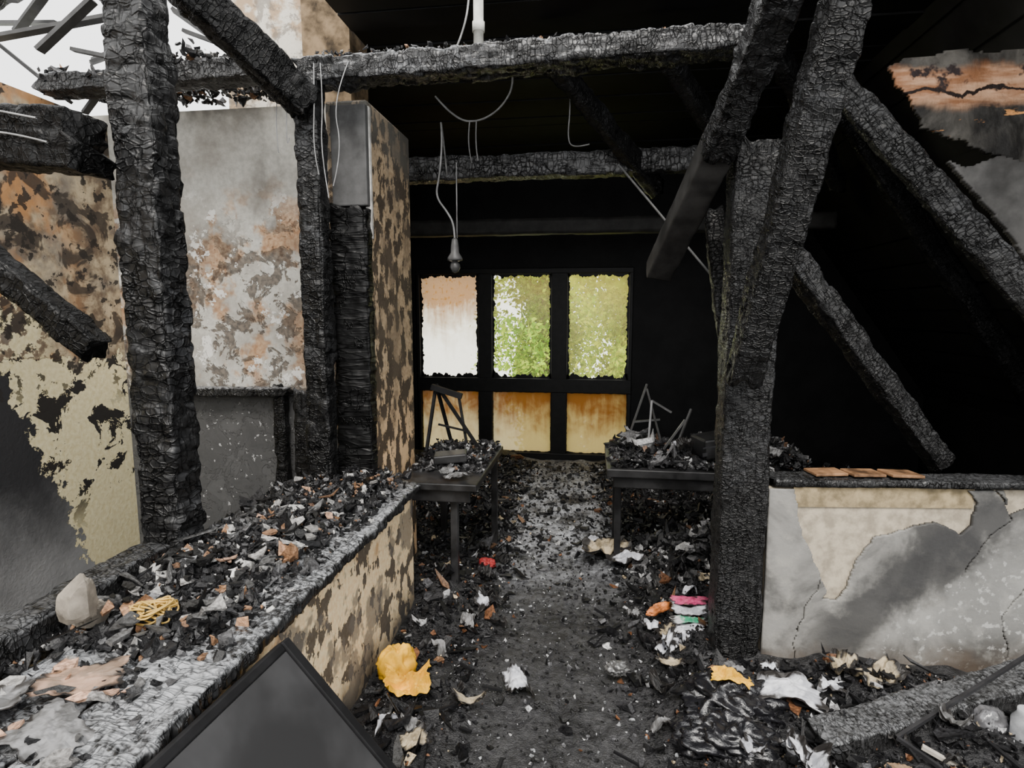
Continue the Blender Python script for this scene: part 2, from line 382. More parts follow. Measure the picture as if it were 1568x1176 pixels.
M_BACKW, M_LEFTW, M_LOWW, M_CHIM, M_GPL = m_backwall(), m_leftwall(), m_lowwall(), m_chim(), m_greyplaster()
M_UNDER = m_plain('bare_render', (.45, .39, .30), .8, .2, .35, 20)
M_YBAND = m_plain('beige_render', (.34, .27, .16), .8, .2, .5, 18)

# ------------------------------------------------------------------ shell
Box().box(-2.65, 3.5, -1.3, 6.35, -.12, -.02).make('floor', M_BLACK2)
Box().box(-2.7, -1.31, 2.95, 3.1, -.02, 2.64).make('wall_back', M_BACKW)
Box().box(-2.75, -2.6, -1.3, 3.1, -.02, 2.6).make('wall_left', M_LEFTW)
Box().box(-2.75, 3.4, -1.45, -1.3, -.02, 1.6).make('unseen_wall_front', m_plain('sooty_grey_wall', (.22, .21, .2), .8, .2, .5, 4))  # unseen wall behind the camera, added to cut frontal sky light
Box().box(-2.08, -1.60, 3.25, 3.4, 2.62, 4.2).make('wall_gable', m_backwall(True))
Box().box(-1.60, -1.33, 3.2, 3.45, 2.62, 4.2).make('chimney_stack', m_plain('sooty_brown_plaster', (.17, .12, .07), .8, .2, .9, 9))
Box().box(-2.1, -1.94, 6.3, 6.45, -.02, 3.3).box(.39, 3.4, 6.3, 6.45, -.02, 3.3).box(-1.94, .39, 6.3, 6.45, 2.05, 3.3).make('wall_far', M_BLACK)
Box().box(-2.1, -1.98, 3.45, 6.3, -.02, 3.2).make('wall_passage', M_BLACK)
Box().box(3.25, 3.4, 2.4, 6.3, -.02, 2.0).make('wall_right', M_BLACK)
cb = Box()
for i in range(19):
    y = 2.82+i*.19
    cb.box(-1.31 if y < 3.5 else -2.1, 1.75, y, y+.175, 3.08+random.uniform(0, .015), 3.13)
cb.box(-1.31, 1.75, 2.82, 6.4, 3.13, 3.15); cb.box(-2.1, -1.31, 3.5, 6.4, 3.13, 3.15)
cb.make('ceiling', M_BLACK)
rb = Box()
k = 1.4; RZ = 5.35
for i in range(19):
    x = 1.10+i*.125; z = RZ-k*x
    rb.bar((x, 1.5, z), (x, 6.4, z), .235, .03, up=(k, 0, 1))
rb.make('ceiling_slope', m_plain('sooty_roof_boards', (.012, .0115, .0115), .6, .25, .5, 6))
char_beam('charred_rafter', (1.30, 4.2, RZ-.22-k*1.35), (2.85, 4.2, RZ-.22-k*2.95), .1, .15, M_CHARD, ds=.03, dt=.03)

def m_lining():
    b = NB('scorched_lining'); x = b.xyz(); z = x[2]
    n = b.noise(3.5, 5, .6, dist=.6); n2 = b.noise(9, 5, sx=(.5, 1, 2.5)); n3 = b.noise(40, 3)
    g = b.mix(b.step(n, .38, .68), (.015, .014, .013), (.13, .12, .105))
    orr = b.mix(b.step(n2, .35, .65), (.34, .15, .07), (.70, .42, .26))
    zz = b.add(z, b.mul(b.sub(n, .5), .18))
    c = b.mix(b.mul(b.step(zz, 2.48, 2.54), b.step(zz, 2.70, 2.64)), g, orr)
    c = b.mix(b.mul(b.step(b.noise(7, 4), .56, .62), b.step(zz, 2.5, 2.6)), c, (.03, .02, .02))
    c = b.mix(b.step(b.math('ABSOLUTE', b.sub(zz, 2.57)), .012, .006), c, (.02, .012, .01))
    c = b.mix(b.mul(b.step(b.noise(12, 4, sx=(.6, 1, 2)), .56, .60), b.step(b.math('ABSOLUTE', b.sub(z, 2.44)), .07, .03)), c, (.70, .32, .11))
    b.bump(b.add(n, b.mul(n3, .3)), .8, .02); return b.fin(c, .65, .3)
def inpoly(px, pz, poly):
    ins = np.zeros(len(px), bool); n = len(poly)
    for i in range(n):
        x1, z1 = poly[i]; x2, z2 = poly[(i+1) % n]
        c = ((z1 > pz) != (z2 > pz)) & (px < (x2-x1)*(pz-z1)/((z2-z1)+1e-12)+x1); ins ^= c
    return ins
def poly_sheet(name, poly, y, mat, th=.02, wob=.012, disp=.015):
    xs_ = [p[0] for p in poly]; zs_ = [p[1] for p in poly]
    gx = np.arange(min(xs_)-.03, max(xs_)+.03, .009); gz = np.arange(min(zs_)-.03, max(zs_)+.03, .009)
    X, Z = np.meshgrid(gx, gz, indexing='ij'); P = np.stack([X.ravel(), Z.ravel(), Z.ravel()*0], -1)
    m = inpoly(X.ravel()+fbm(P, 14, 3, 3)*wob, Z.ravel()+fbm(P, 14, 9, 3)*wob, poly)
    V = np.stack([X.ravel(), y+fbm(P, 5, 2, 3)*disp, Z.ravel()], -1)
    idx = np.arange(X.size).reshape(X.shape); F = np.stack([idx[:-1, :-1], idx[1:, :-1], idx[1:, 1:], idx[:-1, 1:]], -1).reshape(-1, 4); F = F[m[F[:, 0]]]
    used = np.unique(F); remap = -np.ones(len(V), int); remap[used] = np.arange(len(used)); V = V[used]; F = remap[F]
    o = mesh_obj(name, V, F, mat, smooth=True); s = o.modifiers.new('s', 'SOLIDIFY'); s.thickness = th; return o
poly_sheet('torn_ceiling_lining', [(1.27, 2.70), (2.1, 2.76), (2.1, 1.85), (1.98, 2.0), (1.75, 2.28), (1.55, 2.36), (1.42, 2.40), (1.36, 2.52)], 2.98, m_lining(), .02, .02)
poly_sheet('hanging_plasterboard', [(1.52, 2.26), (1.60, 2.22), (1.72, 2.27), (1.80, 2.24), (2.15, 2.2), (2.15, 1.5), (1.95, 1.75), (1.86, 1.86), (1.70, 2.05)], 2.93, m_plain('sooty_plasterboard', (.13, .125, .12), .6, .3, .6, 4), .03, .006)

Box().box(-1.30, -1.09, 2.80, 3.45, -.02, 2.6).make('chimney_breast', M_CHIM, .012)
Box().box(-1.55, -.92, .3, 2.79, -.02, .68).box(-1.085, -.92, 2.79, 2.84, -.02, .68).make('low_partition_wall', M_LOWW)
char_beam('charred_ledge_board', (-1.0, .35, .70), (-1.0, 2.86, .70), .24, .055, M_CHARL, cell=.035, row=.07, amp=.010, rag=.02, sc=(.016, .06))
char_beam('charred_ledge_board', (-1.27, .35, .69), (-1.27, 2.8, .69), .26, .045, M_CHARL, cell=.04, row=.07, amp=.008)
char_beam('charred_sill_timber', (-1.49, .5, .75), (-1.49, 1.76, .75), .13, .12, M_CHARM, cell=.05, row=.06, amp=.008)

# ------------------------------------------------------------------ timbers
char_beam('charred_timber_post', (-1.515, 1.88, .69), (-1.515, 1.88, 3.3), .165, .15, M_CHARM, cell=.045, row=.055, amp=.013, erode=.18, sc=(.026, .045))
char_beam('charred_timber_post', (-1.285, 2.62, .70), (-1.285, 2.62, 2.62), .12, .12, M_CHAR, cell=.04, row=.06, amp=.010, erode=.15, sc=(.022, .036))
char_beam('charred_timber_post', (-1.165, 2.745, .74), (-1.165, 2.745, 2.1), .19, .09, M_CHARD, cell=.035, row=.3, amp=.009, sc=(.025, .16))
Box().box(-1.25, -1.075, 2.74, 2.8, 2.1, 2.56).make('plaster_panel', m_plain('panel_grey', (.07, .07, .07), .7, .3, .6, 6), .006)
Box().box(-1.10, -1.07, 2.775, 2.80, 1.95, 2.56).make('plaster_corner_bead', m_plain('pale_plaster', (.55, .53, .5), .7, .3, .4, 20), .004)
char_beam('charred_timber_post', (.635, 2.60, -.02), (.635, 2.60, 2.27), .20, .19, M_CHARM, cell=.024, row=.034, amp=.006, erode=.08, sc=(.014, .026))
char_beam('charred_tie_beam', (-1.33, 2.66, 2.66), (.72, 2.66, 2.70), .16, .11, M_CHARL, cell=.04, row=.05, amp=.014, erode=.25)
char_beam('charred_tie_beam', (-2.6, 2.62, 2.66), (-1.38, 2.62, 2.68), .14, .09, M_CHARL, cell=.04, row=.05, erode=.2)
char_beam('charred_tie_beam', (-1.98, 4.05, 2.55), (.75, 4.05, 2.57), .15, .16, m_char('charred_wood_pale', hi=.045, ash=.2, ashamt=.7, spec=.5), cell=.045, row=.05, ds=.014, dt=.016, erode=.1, sc=(.03, .05))
char_beam('charred_tie_beam', (-1.98, 5.2, 2.33), (1.9, 5.2, 2.33), .14, .14, m_plain('smoked_grey_timber', (.035, .034, .033), .6, .3, .5, 8), ds=.03, dt=.03, amp=.003)
char_beam('charred_diagonal_brace', (-1.72, 1.9, 3.02), (-1.27, 2.56, 2.50), .11, .16, M_CHARD, cell=.04, amp=.01)
char_beam('charred_diagonal_brace', (.712, 1.95, 2.545), (.578, 2.38, 1.36), .15, .13, M_CHAR, up=(1, 0, 0), cell=.028, row=.04, amp=.009, erode=.12, sc=(.016, .028))
char_beam('charred_diagonal_brace', (.62, 1.93, 2.78), (.46, 2.50, 2.22), .14, .13, M_CHARM, up=(1, 0, 0), cell=.03, row=.045, amp=.012, erode=.15, sc=(.017, .030))
char_beam('smoked_diagonal_brace', (.48, 2.46, 2.28), (.31, 3.05, 1.80), .12, .13, m_plain('smoked_timber', (.032, .031, .030), .5, .35, .6, 10), up=(1, 0, 0), cell=1.0, row=1.0, amp=.0025, erode=.03, rag=.005)
char_beam('charred_diagonal_brace', (.78, 2.72, 1.90), (1.60, 2.90, .90), .11, .10, M_CHARM, cell=.026, row=.036, amp=.008, sc=(.015, .028))
char_beam('charred_diagonal_brace', (.55, 3.0, 2.1), (.62, 2.72, 1.2), .09, .08, M_CHARD, ds=.02, dt=.02)
char_beam('charred_rafter', (.95, 2.93, 2.72), (2.15, 2.4, 1.0), .14, .12, M_CHARM, cell=.03, row=.045, amp=.009)
tube('iron_tie_rod', [(.12, 3.6, 2.45), (.62, 3.0, 1.7)], .006, m_plain('rod_grey', (.12, .12, .12), .5))
char_beam('charred_broken_beam', (-2.59, 1.72, 2.22), (-1.60, 1.74, 2.13), .16, .19, M_CHARD, cell=.05, amp=.01)
char_beam('charred_broken_beam', (-2.35, 1.66, 2.12), (-1.60, 1.70, 1.48), .10, .09, M_CHARD, cell=.04, amp=.008)
for x in (-.3, .3, .85):
    char_beam('charred_rafter', (x, 3.3, 2.99), (x+.7, 4.2, 2.42), .09, .12, M_CHAR, ds=.02, dt=.02)

fp = empty('burnt_wall_niche')
char_beam('mantel', (-2.25, 2.90, 1.17), (-1.60, 2.90, 1.18), .08, .05, M_CHARL, ds=.015, parent=fp)
char_beam('side_post', (-1.66, 2.91, .3), (-1.66, 2.91, 1.2), .07, .06, M_CHAR, ds=.015, parent=fp)
char_beam('jamb', (-1.52, 2.89, .3), (-1.52, 2.89, 1.18), .09, .08, M_CHAR, ds=.015, parent=fp)

# ------------------------------------------------------------------ knee wall right
def frame_pt(x, z, off=0.0):
    t = (x-.74)/(1.9-.74); y = 2.54+t*.13
    return (x, y-off, z)
V = [frame_pt(.74, -.02), frame_pt(3.25, -.02), frame_pt(3.25, .86), frame_pt(.74, .86)]
V += [(a, b_+.12, c) for a, b_, c in V]
kw = mesh_obj('wall_knee', V, [(0, 1, 2, 3), (7, 6, 5, 4), (0, 4, 5, 1), (3, 2, 6, 7), (1, 5, 6, 2), (0, 3, 7, 4)], M_UNDER)
hole = [(.82, .875), (1.53, .875), (1.585, .80), (1.57, .70), (1.53, .67), (1.42, .72), (1.18, .66), (1.10, .49), (1.05, .36), (.99, .37), (.97, .46), (.90, .61), (.865, .75)]
crack = [(1.66, .86), (1.74, .74), (1.62, .60), (1.55, .5)]
def dseg(px, pz, poly):
    d = np.full(len(px), 9.)
    for (x1, z1), (x2, z2) in zip(poly[:-1], poly[1:]):
        L2 = (x2-x1)**2+(z2-z1)**2; t = np.clip(((px-x1)*(x2-x1)+(pz-z1)*(z2-z1))/L2, 0, 1)
        d = np.minimum(d, np.hypot(px-x1-t*(x2-x1), pz-z1-t*(z2-z1)))
    return d
nx, nz = 420, 160
gx = np.linspace(.74, 3.0, nx); gz = np.linspace(-.01, .86, nz); X, Z = np.meshgrid(gx, gz, indexing='ij')
Pn = np.stack([X.ravel(), Z.ravel(), Z.ravel()*0], -1)
wx = X.ravel()+fbm(Pn, 12, 3, 3)*.014; wz = Z.ravel()+fbm(Pn, 12, 40, 3)*.014
hm = inpoly(wx, wz, hole) | (dseg(wx, wz, crack) < .0035) | (dseg(wx, wz, [(.97, .46), (.86, .2), (.9, .0)]) < .0025) | (dseg(wx, wz, [(1.85, .5), (1.75, .3), (1.8, 0)]) < .003) | inpoly(wx, wz, [(1.68, .87), (1.9, .87), (1.82, .80), (1.72, .76)])
yy = 2.54+(X.ravel()-.74)/(1.16)*.13-.018+fbm(Pn, 4, 8, 3)*.006
V = np.stack([X.ravel(), yy, Z.ravel()], -1); idx = np.arange(nx*nz).reshape(nx, nz)
F = np.stack([idx[:-1, :-1], idx[1:, :-1], idx[1:, 1:], idx[:-1, 1:]], -1).reshape(-1, 4)
F = F[~hm[F[:, 0]]]
o = mesh_obj('wall_knee_plaster', V, F, M_GPL, smooth=True, parent=kw)
s = o.modifiers.new('s', 'SOLIDIFY'); s.thickness = .018; s.offset = -1
Box().bar(frame_pt(.84, .825, .004), frame_pt(1.58, .825, .004), .008, .085).make('beige_band', M_YBAND, parent=kw)
char_beam('charred_wall_plate', (.74, 2.60, .885), (3.2, 2.82, .885), .15, .035, M_CHARM, cell=.03, amp=.006)
tb = Box()
for i in range(3): tb.bar((.93+i*.15, 2.63, .912+.004*i), (1.07+i*.15, 2.66, .912), .10, .012)
tb.make('scorched_board', m_plain('scorched_tan_wood', (.26, .14, .07), .6, .3, .8, 12), .003)

# ------------------------------------------------------------------ window
M_FRAME = m_plain('charred_frame', (.010, .010, .010), .5, .3)
win = empty('window_1')
wb = Box()
xs = [(-1.94, -1.90), (-1.255, -1.10), (-.46, -.29), (.35, .39)]
for a, b_ in xs: wb.box(a, b_, 6.27, 6.36, 0, 2.05)
wb.box(-1.94, .39, 6.265, 6.36, 2.00, 2.06).box(-1.94, .39, 6.26, 6.365, .735, .885).box(-1.94, .39, 6.26, 6.37, -.02, .07)
wb.make('frame', M_FRAME, .008, parent=win)
panes = [(-1.90, -1.255), (-1.10, -.46), (-.29, .35)]
V = []; F = []
for (a, b_) in panes:
    for (z0, z1, amp) in ((.885, 2.0, .034), (.07, .735, .009)):
        m = 70
        for side, (p, q, nrm) in enumerate((((a, z0), (b_, z0), (0, 1)), ((b_, z0), (b_, z1), (-1, 0)), ((b_, z1), (a, z1), (0, -1)), ((a, z1), (a, z0), (1, 0)))):
            n = len(V)
            ph = random.uniform(0, 9); low = 1.9 if side == 0 else (1.2 if side == 2 else .6)
            for i in range(m+1):
                t = i/m; x = p[0]+(q[0]-p[0])*t; z = p[1]+(q[1]-p[1])*t
                endb = max(0, abs(t-.5)-.38)*8
                dd = abs(random.gauss(0, amp*.25))+amp*.25+amp*low*(.5*max(0, math.sin(t*13+ph))**3+.5*max(0, math.sin(t*29+ph*2))**2)+endb*amp*.9*(side == 0)
                V.append((x, 6.30, z)); V.append((x+nrm[0]*dd, 6.30, z+nrm[1]*dd))
            for i in range(m): F.append((n+2*i, n+2*i+2, n+2*i+3, n+2*i+1))
ro = mesh_obj('burnt_putty', V, F, M_FRAME, parent=win); s = ro.modifiers.new('s', 'SOLIDIFY'); s.thickness = .01
def m_glass(name, c1, c2, lo, hi, zlo, zhi, spk=.1, streak=0.0):
    b = NB(name); x = b.xyz(); n = b.noise(5, 5, .6, dist=.5); n2 = b.noise(25, 4); n4 = b.noise(6, 4, sx=(2.5, 1, .4))
    tr = b.n.new('ShaderNodeBsdfTransparent'); tl = b.n.new('ShaderNodeBsdfTranslucent')
    f = b.step(b.add(x[2], b.add(b.mul(b.sub(n, .5), .7), b.mul(b.sub(n4, .5), streak))), zlo, zhi)
    b.put(tl.inputs[0], b.mix(f, c1, c2))
    b.put(tr.inputs[0], (.95, .95, .86))
    mr = b.add(b.mul(f, hi-lo), lo)
    mr = b.math('ADD', mr, b.mul(b.step(n2, .55, .75), spk), clamp=True)
    mx = b.n.new('ShaderNodeMixShader'); b.put(mx.inputs[0], mr); b.l.new(tr.outputs[0], mx.inputs[1]); b.l.new(tl.outputs[0], mx.inputs[2])
    b.l.new(mx.outputs[0], b.out.inputs[0]); return b.m
gA = m_glass('smoked_glass_brown', (.85, .72, .45), (.36, .17, .05), .30, .95, 1.05, 1.80, .15, .6)
gB = m_glass('dirty_glass', (.8, .76, .40), (.6, .45, .15), .08, .34, 1.2, 2.1)
gC = m_glass('dirty_glass_light', (.85, .8, .35), (.75, .6, .15), .16, .42, 1.2, 2.1, .25)
gL = m_glass('amber_sooted_glass', (.34, .25, .10), (.12, .045, .010), .95, .995, .15, .72, .05, .5)
for i, (a, b_) in enumerate(panes):
    for nm, z0, z1, g in (('upper_pane', .885, 2.0, (gA, gB, gC)[i]), ('lower_pane', .07, .735, gL)):
        mesh_obj(nm+'_%d' % (i+1), [(a, 6.325, z0), (b_, 6.325, z0), (b_, 6.325, z1), (a, 6.325, z1)], [(0, 1, 2, 3)], g, parent=win)

# ------------------------------------------------------------------ outdoors
def m_leaf():
    b = NB('leaves'); tl = b.n.new('ShaderNodeBsdfTranslucent'); df = b.n.new('ShaderNodeBsdfDiffuse')
    c = b.attr('Col'); b.l.new(c, tl.inputs[0]); b.l.new(c, df.inputs[0])
    mx = b.n.new('ShaderNodeMixShader'); mx.inputs[0].default_value = .5; b.l.new(df.outputs[0], mx.inputs[1]); b.l.new(tl.outputs[0], mx.inputs[2])
    b.l.new(mx.outputs[0], b.out.inputs[0]); return b.m
def tree(name, x, y, z0, h, rad, n, seed, cols):
    R = np.random.RandomState(seed); t = empty(name)
    nb = 100
    bx = R.normal(0, rad*.5, nb)+x; by = R.normal(0, rad*.4, nb)+y; bz = z0+h*R.uniform(.25, 1, nb)
    k_ = R.randint(0, nb, n); fall = R.uniform(0, 1, n)**1.2
    P = np.stack([bx[k_]+R.normal(0, .13, n)+fall*.35*np.sin(k_), by[k_]+R.normal(0, .15, n), bz[k_]-fall*1.1+R.normal(0, .06, n)], -1)
    s = R.uniform(.03, .08, n)
    D1 = R.normal(0, 1, (n, 3)); D1 /= np.linalg.norm(D1, axis=1)[:, None]; D2 = np.cross(D1, R.normal(0, 1, (n, 3))); D2 /= np.linalg.norm(D2, axis=1)[:, None]
    V = np.stack([P-D1*s[:, None], P+D2*s[:, None]*.5, P+D1*s[:, None], P-D2*s[:, None]*.5], 1).reshape(-1, 3)
    F = np.arange(n*4).reshape(-1, 4)
    br = R.uniform(.35, 1.25, nb)[k_][:, None]
    C = np.array(cols)[R.randint(0, len(cols), n)]*R.uniform(.7, 1.1, (n, 1))*br
    C = np.repeat(np.hstack([np.clip(C, 0, .9), np.ones((n, 1))]), 4, 0)
    mesh_obj('leaves', V, F, M_LEAF, attrs={'Col': ('FLOAT_COLOR', C)}, parent=t)
    lathe('trunk', [(.16, z0), (.12, z0+h*.4), (.05, z0+h*.95)], (x, y, 0), M_BARK, 10, parent=t)
M_LEAF = m_leaf(); M_BARK = m_plain('bark', (.12, .09, .06), .8, .2)
tree('willow_tree', -1.05, 12.5, -3, 7.0, 1.0, 26000, 1, [(.46, .66, .03), (.28, .50, .02), (.58, .70, .05), (.14, .30, .01)])
tree('willow_tree', .60, 11.5, -3, 6.6, 1.0, 28000, 2, [(.68, .72, .05), (.50, .62, .03), (.28, .44, .01)])
mesh_obj('ground', [(-30, 7.5, -3), (30, 7.5, -3), (30, 16, -3), (-30, 16, -3)], [(0, 1, 2, 3)], m_plain('meadow', (.30, .34, .16), .9, .1))

# ------------------------------------------------------------------ debris field
PAL = [(.66, (.007, .007, .008)), (.20, (.020, .020, .022)), (.075, (.08, .08, .085)), (.035, (.46, .46, .47)), (.04, (.17, .075, .035)), (.014, (.5, .40, .26))]
PALG = [(.50, (.010, .010, .011)), (.26, (.035, .035, .037)), (.12, (.14, .14, .145)), (.065, (.54, .53, .51)), (.06, (.30, .165, .09))]
def cpath(y): return -.10-.06*np.clip(y-2, 0, 3)+.03*np.sin(y*2)
def fh(x, y):
    a = np.clip((np.abs(x-cpath(y))-.28)/.4, 0, 1); a = a*a*(3-2*a)
    p = np.stack([x, y, x*0], -1)
    h = .008+a*.07+np.clip(fbm(p, 2.3, 5, 3), -.3, 1.3)*.06*a+fbm(p, 9, 7, 3)*.008+fbm(p, 30, 9, 2)*.003
    h = h+np.clip((x-.7)/.6, 0, 1)*np.clip((2.5-y)/.5, 0, 1)*.05
    return np.maximum(h, -.005)
nx, ny = 380, 400
gx = np.linspace(-1.97, 3.0, nx); gy = np.linspace(.7, 6.24, ny); X, Y = np.meshgrid(gx, gy, indexing='ij')
xx, yv = X.ravel(), Y.ravel(); V = np.stack([xx, yv, fh(xx, yv)], -1); idx = np.arange(nx*ny).reshape(nx, ny)
F = np.stack([idx[:-1, :-1], idx[1:, :-1], idx[1:, 1:], idx[:-1, 1:]], -1).reshape(-1, 4)
cy_, cx_ = (Y.ravel()[F[:, 0]]), (X.ravel()[F[:, 0]])
F = F[~((cx_ < -.94) & (cy_ < 2.82)) & ~((cx_ < -1.10) & (cy_ < 3.43)) & ~((cx_ > .74) & (cy_ > 2.56) & (cy_ < 2.72))]
def m_ashfloor():
    b = NB('wet_ash_far_lit'); x = b.xyz(); n = b.noise(4, 5); n2 = b.noise(35, 5, .7); n3 = b.noise(140, 3)
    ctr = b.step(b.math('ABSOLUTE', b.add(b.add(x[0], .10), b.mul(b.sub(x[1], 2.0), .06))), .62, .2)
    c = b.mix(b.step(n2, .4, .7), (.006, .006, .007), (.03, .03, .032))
    far_lit = b.step(x[1], 2.8, 4.2)  # wet ash paler down the aisle: window light put into its colour
    c = b.mix(b.mul(b.mul(ctr, b.step(n, .30, .58)), b.add(b.mul(far_lit, .4), .6)), c, b.mix(far_lit, b.mix(b.step(n2, .3, .7), (.022, .022, .024), (.07, .07, .073)), b.mix(b.step(n2, .35, .65), (.13, .135, .15), (.54, .56, .60))))
    b.bump(b.add(n2, b.mul(n3, .5)), .9, .010); return b.fin(c, b.add(.15, b.mul(n2, .5)), .5)
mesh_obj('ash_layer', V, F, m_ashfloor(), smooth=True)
def place(n, x0, x1, y0, y1, seed, keep=None):
    R = np.random.RandomState(seed); x = R.uniform(x0, x1, n); y = R.uniform(y0, y1, n)
    if keep is not None: m = keep(x, y, R); x, y = x[m], y[m]
    return x, y, R
def aisle(x, y, R):
    a = np.clip((np.abs(x-cpath(y))-.24)/.32, 0.06, 1)
    ok = ~((x < -.90) & (y < 2.87)) & ~((x < -1.06) & (y < 3.48)) & ~((x > .70) & (y > 2.5) & (y < 2.78))
    return (R.uniform(0, 1, len(x)) < a) & ok
x, y, R = place(70000, -1.9, 2.5, .9, 6.1, 3, aisle)
sz = R.gamma(1.8, .008, len(x))+.006; sz *= np.clip(y/3.0, .7, 1.4)
shards('floor_rubble', np.stack([x, y, fh(x, y)+R.uniform(0, .015, len(x))], -1), sz, PAL, 4, up=.45)
x, y, R = place(2000, -.85, 2.0, 1.2, 5.0, 6, aisle)
shards('charred_fragments', np.stack([x, y, fh(x, y)+.014], -1), R.uniform(.03, .085, len(x)), PAL, 9, elong=1.8, flat=.22, up=.3)
x, y, R = place(500, -.85, 2.0, 1.2, 5.0, 16, aisle)
shards('charred_splinters', np.stack([x, y, fh(x, y)+.02], -1), R.uniform(.03, .06, len(x)), [(.7, (.008, .008, .009)), (.2, (.05, .05, .05)), (.1, (.2, .11, .06))], 19, elong=4.5, flat=.25, up=.3, curl=.1)
x, y, R = place(5200, -.75, .35, 1.0, 6.1, 61); m = np.abs(x-cpath(y)) < .45; x, y = x[m], y[m]
shards('path_crumbs', np.stack([x, y, fh(x, y)+.003], -1), R.gamma(1.6, .006, len(x))*np.clip(y/3, .6, 1.5)+.004, [(.5, (.015, .015, .015)), (.25, (.08, .08, .085)), (.12, (.3, .31, .32)), (.06, (.6, .6, .6))], 62, up=.3)

n = 15000; R = np.random.RandomState(21); y = R.uniform(.6, 2.82, n); x = R.uniform(-1.5, -.93, n)
keep = ~((y < 1.28) & (x > -1.42) & (R.uniform(0, 1, n) < .93)) & ~((x < -1.41) & (y > 1.78) & (y < 1.98)) & ~((x < -1.2) & (y > 2.54)) & ~((x > -1.03) & (R.uniform(0, 1, n) < .75))
x, y = x[keep], y[keep]
hh = .72+.08*np.clip(1-np.abs(x+1.25)/.3, 0, 1)*np.clip((y-1.2)/.6, 0, 1)+.05*np.clip((y-2.2)/.5, 0, 1)
z = .70+(hh-.70)*R.uniform(0, 1, len(x))**.5
shards('ledge_rubble', np.stack([x, y, z+.012], -1), R.gamma(2.0, .0088, len(x))+.007, PALG, 5, up=.5)
x, y, R = place(130, -1.42, -1.0, .8, 2.7, 70)
shards('ledge_plaster_plates', np.stack([x, y, np.where(y > 1.3, .79, .735)], -1), R.uniform(.03, .085, len(x)), [(.3, (.08, .08, .08)), (.3, (.34, .33, .32)), (.2, (.42, .26, .18)), (.2, (.03, .03, .03))], 71, flat=.12, up=.2, elong=1.4)
x, y, R = place(90, -1.42, -1.0, 1.2, 2.7, 72)
shards('ledge_splinters', np.stack([x, y, np.full(len(x), .80)], -1), R.uniform(.03, .05, len(x)), [(.7, (.01, .01, .01)), (.2, (.08, .08, .08)), (.1, (.25, .14, .08))], 73, elong=4.0, flat=.25, up=.3, curl=.1)
M_PINKP = m_paper('pinkish_plaster', (.36, .23, .16), (.20, .14, .10), .75); M_GRS = m_paper('grey_sheet', (.22, .22, .225), (.09, .09, .09), .8)
sheet('scorched_plaster_sheet', (-1.19, 1.14, .732), .18, .10, .5, M_PINKP, 4, .010, .05)
sheet('scorched_plaster_sheet', (-1.33, 1.02, .735), .17, .12, .2, M_GRS, 8, .012, .05)
sheet('scorched_plaster_sheet', (-1.12, .98, .735), .20, .12, -.4, M_GRS, 14, .012, .05)
n = 2600; R = np.random.RandomState(88); x = R.uniform(-2.5, -1.58, n); y = R.uniform(2.2, 2.9, n)
zz = np.clip(.2+.5*(x+2.4), .05, .62)
shards('niche_rubble', np.stack([x, y, zz*R.uniform(.6, 1, n)], -1), R.gamma(2.2, .011, n)+.01, PALG, 15)
Box().box(-1.75, -1.56, 2.2, 2.88, -.02, .62).make('brick_step', M_BLACK2, .02)

# ------------------------------------------------------------------ tables
def table(name, x0, x1, y0, y1, z, th, legs, mat):
    t = empty(name); b = Box(); b.box(x0, x1, y0, y1, z-th, z); b.box(x0+.04, x1-.04, y0+.03, y0+.05, z-th-.07, z-th); b.box(x0+.04, x1-.04, y1-.05, y1-.03, z-th-.07, z-th)
    b.make('top', mat, .006, parent=t)
    lb = Box()
    for lx, ly in legs: lb.box(lx-.02, lx+.02, ly-.02, ly+.02, -.01, z-th)
    lb.make('legs', mat, .004, parent=t)
    return t
M_TAB = m_plain('burnt_table', (.022, .022, .023), .4, .4, .7, 9)
t1 = table('burnt_side_table', -1.06, -.60, 2.93, 3.85, .70, .04, [(-.74, 3.02), (-1.0, 3.02), (-.65, 3.78), (-1.0, 3.78)], M_TAB)
t2 = table('burnt_desk', .08, 1.25, 3.35, 4.05, .70, .05, [(.16, 3.6), (.16, 3.98), (1.18, 3.4), (1.18, 3.98)], M_TAB)
PALT = [(.5, (.010, .010, .011)), (.25, (.035, .035, .037)), (.14, (.13, .13, .135)), (.07, (.48, .48, .48)), (.03, (.14, .08, .05))]
R = np.random.RandomState(89)
n = 900; x = R.uniform(-1.04, -.62, n); y = R.uniform(3.15, 3.82, n)
shards('table_rubble', np.stack([x, y, .706+R.uniform(0, .04, n)*(y > 3.3)], -1), R.gamma(2, .009, n)+.008, PALT, 31, parent=t1, up=.4)
n = 3600; x = R.uniform(.12, 1.22, n); y = R.uniform(3.38, 4.0, n)
zz = .71+.08*np.exp(-((x-.35)/.2)**2)*R.uniform(0, 1, n)+.11*np.exp(-((x-1.05)/.22)**2)*R.uniform(0, 1, n)
shards('desk_rubble', np.stack([x, y, zz], -1), R.gamma(2, .010, n)+.01, PALT, 32, parent=t2, up=.45)
n = 1200; x = R.uniform(.25, 1.1, n); y = R.uniform(3.3, 3.9, n)
shards('burnt_paper_heap', np.stack([x, y, .05+.3*R.uniform(0, 1, n)*np.clip((x-.3)*3, 0, 1)], -1), R.uniform(.02, .08, n), PALT, 33)
tr = Box()
top = (-1.02, 3.7, 1.13)
for p in ((-1.05, 3.55, .71), (-.70, 3.6, .71), (-.95, 3.82, .71)): tr.bar(top, p, .018)
tr.bar((-.99, 3.63, .88), (-.80, 3.63, .84), .012); tr.bar((-1.04, 3.66, 1.12), (-.84, 3.66, 1.06), .035)
tr.bar((-.80, 3.64, .71), (-.86, 3.66, 1.06), .016)
tr.make('burnt_tripod_stand', M_BLACK2)
tr = Box()
